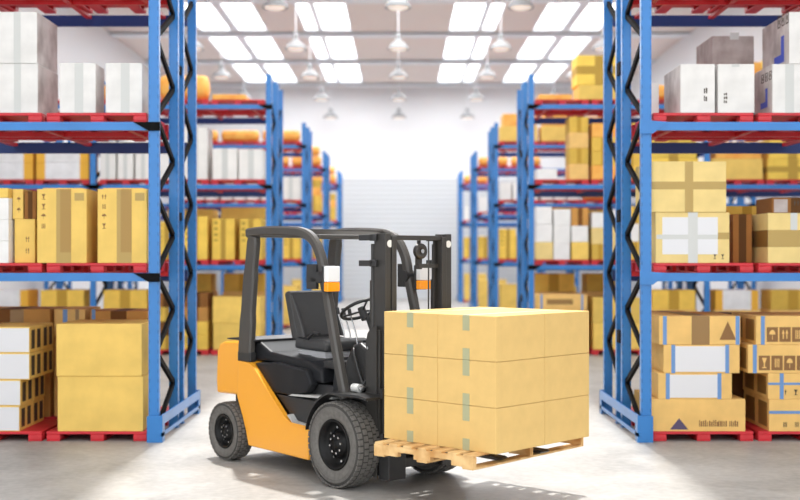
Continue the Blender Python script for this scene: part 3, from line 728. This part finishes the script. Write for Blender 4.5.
        for i in range(4):
            h = q(.25, .28); o = put(xa+.02, xa+1.0, z, z+h, M['orangecard'], '%s strapped tan carton' % ['bottom', 'second', 'third', 'top'][i]); z += h+.001
            W = .98
            on(o, 'strap', M['tapebl'], .08, .12, 0, h); on(o, 'strap', M['tapebl'], .86, .90, 0, h); on(o, 'tape', M['taped'], .2, .7, .07, .17)
carm = carton_mat('yellow_carton_taped_cross', (244, 208, 96), (186, 152, 70), .1, cross=.14)
E_ = None
plan = {
 # (row, side): {level: [styles from the aisle outward]}
 (1, -1): {3: ['lowo', 'bigsack', 'rolls', E_, E_, E_], 2: ['white_tall', 'tallwhite1', 'whitetall3', 'wrap2', 'wrap2', E_], 1: ['yellow_tall', 'yellow_tall', 'yellow_big', E_, E_, E_], 0: ['yellow_big', 'brown_stack', 'tall3', 'tall3', 'tall3w', E_]},
 (1, 1): {3: ['lowo', 'crossstack', 'rolls', 'rolls2y', 'ystack', 'rolls'], 2: ['halflean', 'lean', 'ystack', 'rolls2y', 'ystack', E_], 1: ['mix', 'mix', 'yellow_big', E_, E_, E_], 0: ['strapped', 'yellow_big', 'tall3', 'tall3w', 'tall3', E_]},
 (2, -1): {3: ['rolls', 'rolls', 'rolls', E_, E_, E_], 2: ['white_tall', 'white_small', 'white_small'], 1: ['yellow_tall', 'yellow_tall', 'yellow_tall'], 0: ['yellow_big', E_, 'low']},
 (2, 1): {3: ['rolls2y', 'rolls2y', 'rolls2', E_], 2: ['white_small', 'white_small', 'rolls'], 1: ['yellow_tall', 'yellow_tall', E_], 0: ['yellow_big', 'yellow_big', 'low']},
 (3, -1): {3: ['rolls2', 'rolls2'], 2: ['lean', 'white_small'], 1: ['yellow_tall', 'yellow_tall'], 0: ['yellow_big', E_]},
 (3, 1): {3: ['rolls', 'rolls'], 2: ['white_small', 'white_tall'], 1: ['yellow_tall', 'yellow_tall'], 0: ['yellow_big', E_]},
 (4, -1): {3: ['rolls2'], 2: ['lean'], 1: ['yellow_tall'], 0: ['yellow_big']},
 (4, 1): {3: ['rolls'], 2: ['white_tall'], 1: ['yellow_tall'], 0: ['yellow_big']},
}
for (ri, s), lv in plan.items():
    for l, st in lv.items():
        for k, x in enumerate(st):
            if x: fill(ri, s, k, l, x)
for s in (-1, 1):
    for k in range(2):
        fill(1, s, k, 0, 'tall4', 1); fill(1, s, k, 1, 'yellow_big', 1); pallet(1, s, k, 0, 1); pallet(1, s, k, 1, 1)

# ------------------------------------------------------------------ forklift
A = math.radians(49.5)
FO = (-.0628, 9.9734)
FK = empty('forklift', (FO[0], FO[1], 0), -A)
tag(FK, 'yellow and black forklift truck carrying a pallet of tan cartons in the aisle', 'forklift')
# chassis and counterweight (yellow)
cw = [(-2.005, .60), (-2.015, .72), (-2.0, 1.0), (-1.955, 1.07), (-1.87, 1.10), (-1.64, 1.115), (-1.615, 1.10), (-1.61, .94), (-1.42, .935), (-1.42, .62)]
m = MB(); m.prism(cw, 1, -.5, .5)
cwo = m.build('counterweight', M['fyellow'], FK, bevel=.045, seg=4)
def sidep(y0, y1):
    pr = [(-1.62, .605), (-1.60, .935), (-1.42, .925), (-1.33, .88), (-.85, .485), (-.77, .447), (-.50, .435), (-.50, .158), (-1.43, .172), (-1.47, .30), (-1.53, .43)]
    return MB().prism(pr, 1, y0, y1)
for a, b in ((-.52, -.46), (.46, .52)):
    sidep(a, b).build('side_panel', M['fyellow'], FK, bevel=.014, seg=3)
# swooping raised edge along the panel
for y in (-.523, .523):
    MB().path([(-1.42, y, .925), (-1.33, y, .885), (-.85, y, .49), (-.76, y, .45), (-.5, y, .44)], .012, .016).build('panel_edge', M['fyellow'], FK)
# step tread
for a, b in ((-.52, -.30), (.30, .52)):
    MB().prism([(-.83, .51), (-.745, .452), (-.5, .442), (-.5, .452), (-.74, .462), (-.80, .52)], 1, a+.01, b-.01).build('step_tread', M['plate'], FK)
# black inner body
inner = [(-1.42, .30), (-1.42, .93), (-1.2, .93), (-.9, .80), (-.30, .80), (-.30, .66), (.28, .66), (.28, .30)]
MB().prism(inner, 1, -.38, .38).build('inner_body', M['fblack'], FK, bevel=.01)
MB().box(-1.9, -1.42, -.36, .36, .12, .6).build('rear_axle', M['fblack'], FK, bevel=.02)
# dark side block between the swoop and the floor
for y0, y1 in ((-.475, -.385), (.385, .475)):
    MB().prism([(-1.40, .925), (-1.05, .955), (-.60, .92), (-.52, .80), (-.60, .72), (-.8, .68), (-1.08, .68)], 1, y0, y1).build('side_box', M['fgloss'], FK, bevel=.02, seg=3)
    MB().prism([(-1.07, .67), (-.42, .66), (-.42, .46), (-.52, .452), (-.73, .462), (-.84, .5)], 1, y0+.02, y1).build('step_well', M['fblack'], FK, bevel=.006)
    MB().prism([(-.86, .675), (-.22, .70), (-.22, .72), (-.80, .695)], 1, y0, y1).build('floor_plate', M['plate'], FK)
# engine hood
MB().prism([(-1.605, .938), (-1.605, 1.115), (-1.40, 1.115), (-1.22, 1.035), (-.62, .99), (-.45, .93), (-.42, .81), (-.9, .81), (-1.2, .938)], 1, -.42, .42).build('engine_hood', M['fgloss'], FK, bevel=.03, seg=3)
MB().box(-1.63, -1.42, -.3, .3, 1.05, 1.075).build('hood_lid', M['fblack'], FK, bevel=.01)
# cowl / dashboard
MB().prism([(-.22, .70), (-.20, 1.0), (-.10, 1.16), (.0, 1.18), (.12, 1.12), (.22, .95), (.24, .70)], 1, -.36, .36).build('dashboard', M['fblack'], FK, bevel=.025, seg=3)
MB().box(-.16, -.02, -.2, .2, 1.16, 1.19).build('gauge_panel', M['fgloss'], FK, bevel=.01)
MB().prism([(-.33, .72), (-.30, .95), (-.22, .98), (-.22, .72)], 1, -.40, -.18).build('pedal_box', M['fgloss'], FK, bevel=.015)
# steering column and wheel
MB().tube([(-.16, .02, 1.12), (-.24, .02, 1.26), (-.34, .02, 1.37)], [.075, .06, .035], 12).build('steering_column', M['fblack'], FK)
def steering():
    t = MB(); c = Vector((-.42, 0, 1.435)); nrm = Vector((-.50, 0, .86)).normalized(); ux = Vector((0, 1, 0)); uy = nrm.cross(ux)
    pts = [c+ux*.185*math.cos(a*PI/16)+uy*.185*math.sin(a*PI/16) for a in range(33)]
    t.tube(pts, .0155, 8, cap=False)
    for a in (.2, 2.3, 4.4): t.tube([c-nrm*.02, c+ux*.18*math.cos(a)+uy*.18*math.sin(a)], .010, 6)
    t.tube([c-nrm*.1, c+nrm*.012], .035, 12)
    return t
steering().build('steering_wheel', M['fblack'], FK)
for i, (x, y) in enumerate(((-.80, .10), (-.66, .06), (-.52, .02))):
    lv = MB().tube([(x+.05, y, .93), (x+.0, y, 1.2), (x-.06, y-.02, 1.38)], .008, 6).build('control_lever', M['chrome'], FK)
    MB().tube([(x-.06, y-.02, 1.37), (x-.075, y-.023, 1.43)], .017, 8).build('knob', M['fblack'], lv)
MB().prism([(-.50, .935), (-.50, 1.0), (-.30, 1.0), (-.26, .935)], 1, -.36, -.17).build('lever_console', M['fblack'], FK, bevel=.01)
# seat
def soft(mb, name, m, parent, bev): return mb.build(name, m, parent, bevel=bev, seg=4)
ST = empty('seat', (.045, 0, -.035)); ST.parent = FK
soft(MB().prism([(-1.14, 1.10), (-1.12, 1.20), (-.98, 1.185), (-.70, 1.20), (-.64, 1.17), (-.66, 1.09)], 1, -.25, .25), 'seat_cushion', M['seat'], ST, .03)
soft(MB().prism([(-1.19, 1.18), (-1.31, 1.59), (-1.27, 1.62), (-1.21, 1.60), (-1.09, 1.22), (-1.10, 1.17)], 1, -.24, .24), 'backrest', M['seat'], ST, .03)
for y in (-.235, .205):
    soft(MB().prism([(-1.11, 1.2), (-1.23, 1.58), (-1.19, 1.58), (-1.04, 1.3), (-1.0, 1.2)], 1, y, y+.03), 'side_bolster', M['seat'], ST, .012)
b = MB()
b.box(-1.08, -.72, -.20, .20, 1.03, 1.09)
for i in range(4): b.box(-1.10, -.70, -.22, .22, 1.036+i*.014, 1.044+i*.014)
b.build('suspension_bellows', M['paper'], ST)
MB().box(-1.12, -.68, -.23, .23, .98, 1.035).build('seat_base', M['fblack'], ST, bevel=.01)
MB().tube([(-.9, -.26, 1.2), (-.8, -.27, 1.26), (-.72, -.27, 1.25)], .015, 8).build('hip_restraint', M['fblack'], ST)
# overhead guard
def arc(pts, n=6):
    """Catmull-Rom through points"""
    P = [Vector(p) for p in pts]; out = []
    for i in range(len(P)-1):
        p0 = P[max(i-1, 0)]; p1 = P[i]; p2 = P[i+1]; p3 = P[min(i+2, len(P)-1)]
        for k in range(n):
            t = k/n; out.append(.5*((2*p1)+(-p0+p2)*t+(2*p0-5*p1+4*p2-p3)*t*t+(-p0+3*p1-3*p2+p3)*t**3))
    out.append(P[-1]); return out
G = empty('overhead_guard'); G.parent = FK
for sy in (-1, 1):
    y = sy*.47
    MB().path(arc([(-1.53, y, 1.0), (-1.505, y, 1.3), (-1.46, y, 1.7), (-1.41, y, 2.02), (-1.40, y, 2.08)], 4), .07, [.20]*5+[.175]*4+[.15]*4+[.13]*4, (0, 1, 0)).build('rear_pillar', M['guard'], G)
    MB().box(-1.63, -1.42, y-.035, y+.035, .93, 1.02).build('pillar_foot', M['fblack'], G, bevel=.01)
    pts = arc([(-1.49, y, 2.11), (-1.2, y, 2.125), (-.80, y, 2.115), (-.60, y, 2.09), (-.47, y, 2.02), (-.375, y, 1.88), (-.33, y, 1.70), (-.27, y, 1.5), (-.17, y, 1.14), (-.07, y, .80), (-.045, y, .72)], 5)
    MB().path(pts, .075, .085, (0, 1, 0)).build('front_pillar', M['guard'], G)
    MB().tube([(-.34, y-.05*sy+.0, 1.72), (-.34, y+.06*sy, 1.72)], .05, 16).build('pivot_boss', M['fblack'], G)
# grooves of rear pillar (darker inset strip)
MB().box(-1.50, -1.42, -.50, .50, 2.07, 2.15).build('rear_crossbar', M['guard'], G, bevel=.012)
for i in range(6):
    x = -1.33+i*.125
    MB().box(-.064, .064, -.435, .435, -.008, .008, M4=Matrix.Translation((x, 0, 2.11)) @ Matrix.Rotation(math.radians(-18), 4, 'Y')).build('roof_slat', M['guard'], G, bevel=.004)
MB().box(-.52, -.46, -.435, .435, 2.045, 2.085).build('front_crossbar', M['guard'], G, bevel=.01)
MB().tube(arc([(-.20, .43, 1.42), (-.12, .36, 1.40), (-.10, .36, 1.25), (-.02, .40, 1.05)]), .014, 8).build('grab_handle', M['guard'], G)
# lamps and mirrors
for sy in (-1, 1):
    y = sy*.51
    L_ = empty('head_lamp'); L_.parent = FK
    MB().box(-.235, -.205, y-.07, y+.07, 1.60, 1.82).build('lamp_housing', M['fblack'], L_, bevel=.01)
    MB().box(-.205, -.15, y-.066, y+.066, 1.685, 1.815).build('white_lens', M['lampw'], L_, bevel=.008)
    MB().box(-.205, -.15, y-.066, y+.066, 1.605, 1.683).build('amber_lens', M['lampo'], L_, bevel=.008)
    MB().box(-.52, -.38, y-.015, y+.015, 1.62, 1.83).build('lamp_backplate', M['fblack'], L_, bevel=.005)
    MB().bar((-.45, y, 1.70), (-.23, y, 1.70), .03, .03).build('lamp_bracket', M['fblack'], L_)
# fenders over front wheels
for y0, y1 in ((-.585, -.37), (.37, .585)):
    pts = [(.43*math.cos(math.radians(a))-.03, 0, .34+.43*math.sin(math.radians(a))) for a in range(168, 98, -6)]+[(.0, 0, .755), (.25, 0, .765), (.36, 0, .75)]
    mm = MB(); n = len(pts); vs = []; fs = []
    for p in pts: vs += [(p[0], y0, p[2]), (p[0], y1, p[2]), (p[0], y1, p[2]+.022), (p[0], y0, p[2]+.022)]
    for i in range(n-1):
        for k in range(4): fs.append((i*4+k, i*4+(k+1) % 4, i*4+4+(k+1) % 4, i*4+4+k))
    fs += [(3, 2, 1, 0), tuple(range(4*n-4, 4*n))]
    mm.add(vs, fs); mm.build('fender', M['fblack'], FK, bevel=.004)
    # inner fender wall
    yi = -.375 if y0 < 0 else .365
    MB().prism([(.42*math.cos(math.radians(a)), .34+.42*math.sin(math.radians(a))) for a in range(168, 90, -12)]+[(.0, .75), (.25, .75), (.25, .34), (-.42, .34)], 1, yi, yi+.01).build('fender_wall', M['fblack'], FK)
# wheels
def wheel(name, x, sy, R, W, yo, rim, knobs):
    t = empty(name, (x, 0, R)); t.parent = FK
    yc = sy*(yo-W/2)                       # centre plane
    h = W/2
    prof = [(rim, -h*.80), (rim+.03, -h*.92), (R*.72, -h), (R*.88, -h*.98), (R*.965, -h*.86), (R*.985, -h*.6), (R*.985, h*.6), (R*.965, h*.86), (R*.88, h*.98), (R*.72, h), (rim+.03, h*.92), (rim, h*.80)]
    tm = MB(); tm.lathe(prof[:5], (0, yc, 0), 1, 56, M['tyre']); tm.lathe(prof[7:], (0, yc, 0), 1, 56, M['tyre']); tm.lathe([(R*.88, -h*.98), (R*.955, -h*.9), (R*.98, -h*.6), (R*.98, h*.6), (R*.955, h*.9), (R*.88, h*.98)], (0, yc, 0), 1, 56, M['groove'])
    # tread lugs
    for i in range(knobs):
        a = 2*PI*i/knobs
        for j, (w0, w1, off) in enumerate(((-.95, -.60, 0), (-.50, -.16, .5), (-.08, .26, 0), (.36, .62, .5), (.66, .95, 0))):
            aa = a+off*2*PI/knobs; Mx = Matrix.Translation((0, yc, 0)) @ Matrix.Rotation(-aa, 4, 'Y')
            rr = R if abs(w0+w1) < 1.3 else R*.980
            tm.box(R*.94, rr, w0*h, w1*h, -PI*R/knobs*.74, PI*R/knobs*.74, M['tyre'], M4=Mx)
    # sidewall rings
    for r_ in (.78, .84): tm.lathe([(R*r_, -h*1.0), (R*r_+.004, -h*1.03), (R*r_+.010, -h*1.0)], (0, yc, 0), 1, 48, M['tyre']); tm.lathe([(R*r_, h), (R*r_+.004, h*1.03), (R*r_+.010, h)], (0, yc, 0), 1, 48, M['tyre'])
    tm.build('tyre', M['tyre'], t)
    o_ = sy
    rp = [(rim+.005, o_*h*.80), (rim+.012, o_*h*.90), (rim-.008, o_*h*.92), (rim-.016, o_*h*.5), (rim*.80, o_*h*.30), (rim*.62, o_*h*.22), (rim*.52, o_*h*.40), (rim*.46, o_*h*.62), (rim*.22, o_*h*.66), (rim*.20, o_*h*.80), (0, o_*h*.80)]
    rb = MB().lathe(rp, (0, yc, 0), 1, 40).lathe([(rim+.01, -o_*h*.8), (rim*.8, -o_*h*.3), (0, -o_*h*.3)], (0, yc, 0), 1, 32); rb.build('rim', M['rim'], t)
    for i in range(8):
        a = 2*PI*i/8+.2
        for rad, yy, sz in ((rim*.70, .26, .011), (rim*.36, .64, .010)):
            cx, cz = rad*math.cos(a), rad*math.sin(a); yb_ = yc+o_*h*yy
            MB().tube([(cx, yb_, cz), (cx, yb_+o_*.016, cz)], sz*R/.34, 6, smooth=False).build('wheel_nut', M['chrome'], t)
for sy in (-1, 1):
    wheel('front_wheel', -.045, sy, .355, .23, .605, .198, 40)
    wheel('rear_wheel', -1.766, sy, .27, .17, .575, .15, 34)
MB().tube([(0, -.4, .34), (0, .4, .34)], .07, 12).build('front_axle', M['fblack'], FK)
# mast
def channel(x0, x1, y0, y1, z0, z1, openy, t=.018):
    m = MB(); yb = (y0, y0+t) if openy > 0 else (y1-t, y1)
    m.box(x0, x1, yb[0], yb[1], z0, z1)
    ya, yc = (y0+t, y1) if openy > 0 else (y0, y1-t)
    m.box(x0, x0+t, ya, yc, z0, z1); m.box(x1-t, x1, ya, yc, z0, z1)
    return m
MS = empty('mast'); MS.parent = FK
for sy in (-1, 1):
    ys = (-.365, -.305) if sy < 0 else (.305, .365)
    channel(.20, .34, ys[0], ys[1], .12, 2.085, 1 if sy < 0 else -1).build('outer_rail', M['mast'], MS, bevel=.003)
    yi = (-.30, -.25) if sy < 0 else (.25, .30)
    channel(.23, .35, yi[0], yi[1], .14, 2.06, 1 if sy < 0 else -1).build('inner_rail', M['mast'], MS, bevel=.003)
    MB().tube([(.300, sy*.3225+.008, 2.0), (.342, sy*.3225+.008, 2.0)], .030, 20).build('roller', M['rollerw'], MS)
    cy = MB().tube([(.15, sy*.335, .15), (.15, sy*.335, 1.70)], .028, 12).build('lift_cylinder', M['mast'], MS)
    MB().tube([(.15, sy*.335, 1.70), (.15, sy*.335, 2.0)], .018, 10).build('piston_rod', M['mast'], cy)
    for zz_ in (2.055, 1.845):
        MB().box(.03, .21, sy*.372-.02, sy*.372+.012, zz_-.028, zz_+.02).box(.17, .25, sy*.382-.01, sy*.382+.010, zz_-.032, zz_+.024).build('rail_bracket', M['fblack'], MS, bevel=.004)
for z0, z1, x0, x1 in ((2.03, 2.07, .28, .33), (.16, .24, .22, .30), (1.20, 1.27, .22, .26)):
    MB().box(x0, x1, -.275, .275, z0, z1).build('cross_member', M['mast'], MS, bevel=.005)
sh = MB().lathe([(.02, -.02), (.062, -.02), (.066, -.012), (.05, -.006), (.05, .006), (.066, .012), (.062, .02), (.02, .02)], (.28, .065, 1.94), 0, 24, closed=True).build('chain_sheave', M['mast'], MS)
MB().tube([(.25, .065, 1.94), (.312, .065, 1.94)], .018, 12).build('sheave_pin', M['chrome'], sh)
MB().box(.25, .27, .035, .095, 1.79, 1.95).box(.26, .30, .035, .25, 1.80, 1.835).build('sheave_bracket', M['mast'], MS)
MB().box(.255, .27, .05, .08, 1.95, 2.03).build('sheave_hanger', M['mast'], MS)
MB().tube([(.30, .14, .5), (.30, .14, 2.03)], .007, 6).build('hose', M['mast'], MS)
# side cover plate with rounded top
for sy in (-1, 1):
    y = sy*.385
    pr = [(.13, .11), (.13, 1.20), (.15, 1.27), (.20, 1.32), (.27, 1.335), (.27, .11)]
    cp = MB().prism(pr, 1, min(y, y+sy*.012), max(y, y+sy*.012)).build('side_cover', M['mast'], MS, bevel=.003)
    for z in (.42, .72, 1.15): MB().tube([(.16, y+sy*.012, z), (.16, y+sy*.02, z)], .012, 8).build('bolt', M['chrome'], cp)
    MB().box(.22, .30, min(y-sy*.02, y), max(y-sy*.02, y), .30, 1.30).build('cover_stay', M['mast'], MS)
# carriage and forks
CA = empty('fork_carriage'); CA.parent = FK
for z0, z1 in ((.40, .48), (.76, .84)):
    MB().box(.365, .395, -.44, .44, z0, z1).build('carriage_bar', M['fblack'], CA, bevel=.005)
for y in (-.40, -.02, .36):
    MB().box(.352, .364, y, y+.04, .25, .84).build('carriage_plate', M['fblack'], CA, bevel=.004)
for a, b in ((-.40, -.22),):
    MB().box(.30, .43, a, b, .10, .34).build('carriage_foot', M['fblack'], CA, bevel=.006)
for y in (-.27, .19):
    MB().prism([(.396, .40), (.396, .86), (.426, .86), (.426, .43), (.47, .4205), (1.50, .4205), (1.53, .41), (1.50, .395), (.43, .392)], 1, y, y+.1).build('fork', M['fblack'], CA, bevel=.003)
# hydraulic fitting
hy = MB().tube([(.00, -.42, .815), (.085, -.42, .815)], .036, 14).build('hydraulic_reservoir', M['rollerw'], FK)
MB().tube([(.085, -.42, .815), (.11, -.42, .815)], .024, 10).tube([(.11, -.42, .80), (.14, -.42, .84)], .018, 8).build('fitting', M['chrome'], hy)
MB().tube(arc([(.07, -.39, .83), (.10, -.30, .93), (.12, -.2, .85)]), .011, 8).build('hose', M['fblack'], FK)
MB().tube(arc([(-.12, -.3, 1.15), (-.05, -.38, 1.1), (.03, -.38, .92), (.08, -.36, .8)]), .012, 8).build('hose', M['fblack'], FK)
# counterweight details
MB().prism([(-1.86, 1.118), (-1.86, 1.13), (-1.62, 1.15), (-1.40, 1.135), (-1.40, 1.118)], 1, -.47, .47).build('counterweight_lid', M['fblack'], FK, bevel=.003)
MB().box(-2.025, -2.013, -.12, .12, .70, .80).build('tow_plate', M['fblack'], FK, bevel=.003)

# ------------------------------------------------------------------ wooden pallet on the forks
PA = math.radians(41.5)
pc0 = Vector((.0619*8.4, .9965*8.4))        # nearest bottom corner
PL = empty('wooden_pallet', (pc0.x, pc0.y, .372), -PA)
tag(PL, 'pale wooden pallet lifted on the forklift forks under the tan cartons', 'pallet')
LX, LY = .96, 1.44                             # along the forks, across
# local: x runs back to the near corner -> extends from -LX to 0 ; y from 0 to LY
zt = .108
for i in range(7):
    x = -LX+i*(LX-.10)/6
    MB().box(x+.008, x+.092, 0, LY, .090, zt).build('deck_board', M['wood'], PL, bevel=.003)
for j, y in enumerate((0.0, LY/2-.02, LY-.04)):
    st = MB()
    st.box(-LX, 0, y, y+.04, .052, .0895)
    for xa, xb in ((-LX, -LX+.24), (-LX+.40, -LX+.56), (-.20, 0)): st.box(xa, xb, y, y+.04, .0155, .052)
    st.build('stringer', M['wood'], PL)
for i, x in enumerate((-LX, -LX+.43, -.10)):
    MB().box(x, x+.10, 0, LY, 0, .015).build('bottom_board', M['wood'], PL, bevel=.002)

# ------------------------------------------------------------------ cartons on the pallet
BA = math.radians(43.6)
ax = Vector((math.cos(BA), -math.sin(BA))); ay = Vector((math.sin(BA), math.cos(BA)))
bc = Vector((.0816*8.4, 8.4))
WX, WY, HZ = 1.12/2, 1.165/2, .330
zb0 = .372+zt+.001
lay = ['bottom', 'middle', 'top']
for l in range(3):
    for i in range(2):
        for j in range(2):
            jit = random.uniform(-.0015, .0015)
            off = -ax*(WX*(i+1))+ay*(WY*j)
            if l == 2: off = off
            mb = MB().box(.0012, WX-.0012, .0012, WY-.0012, 0, HZ-.0025)
            o = mb.build('carton', M['tan'], bevel=.0035, seg=2, loc=(bc.x+off.x, bc.y+off.y, zb0+l*HZ))
            o.rotation_euler = (0, 0, -BA+jit)
            tag(o, 'plain tan carton on the wooden pallet, %s layer, %s, %s row' % (lay[l], 'by the pallet tip' if i == 0 else 'by the mast', 'left near' if j == 0 else 'right far'), 'carton', 'tan cartons stacked on the wooden pallet')
            W_ = WX
            # tape over the middle, wrapping a little way down and up each end
            x0, x1 = W_*.5-.032, W_*.5+.032
            ya, yb = (-.0012, .0008) if j == 0 else (WY-.0008, WY+.0012)
            tp = MB().box(x0, x1, ya, yb, HZ-.115, HZ-.003)
            tp.box(x0, x1, ya, WY-.001 if j == 0 else yb, HZ-.003, HZ-.0015) if j == 0 else tp.box(x0, x1, .001, yb, HZ-.003, HZ-.0015)
            tp.build('tape', M['tapegreen'], o)
            MB().box(x0, x1, ya, yb, .001, .085).build('tape', M['tapegreen'], o)
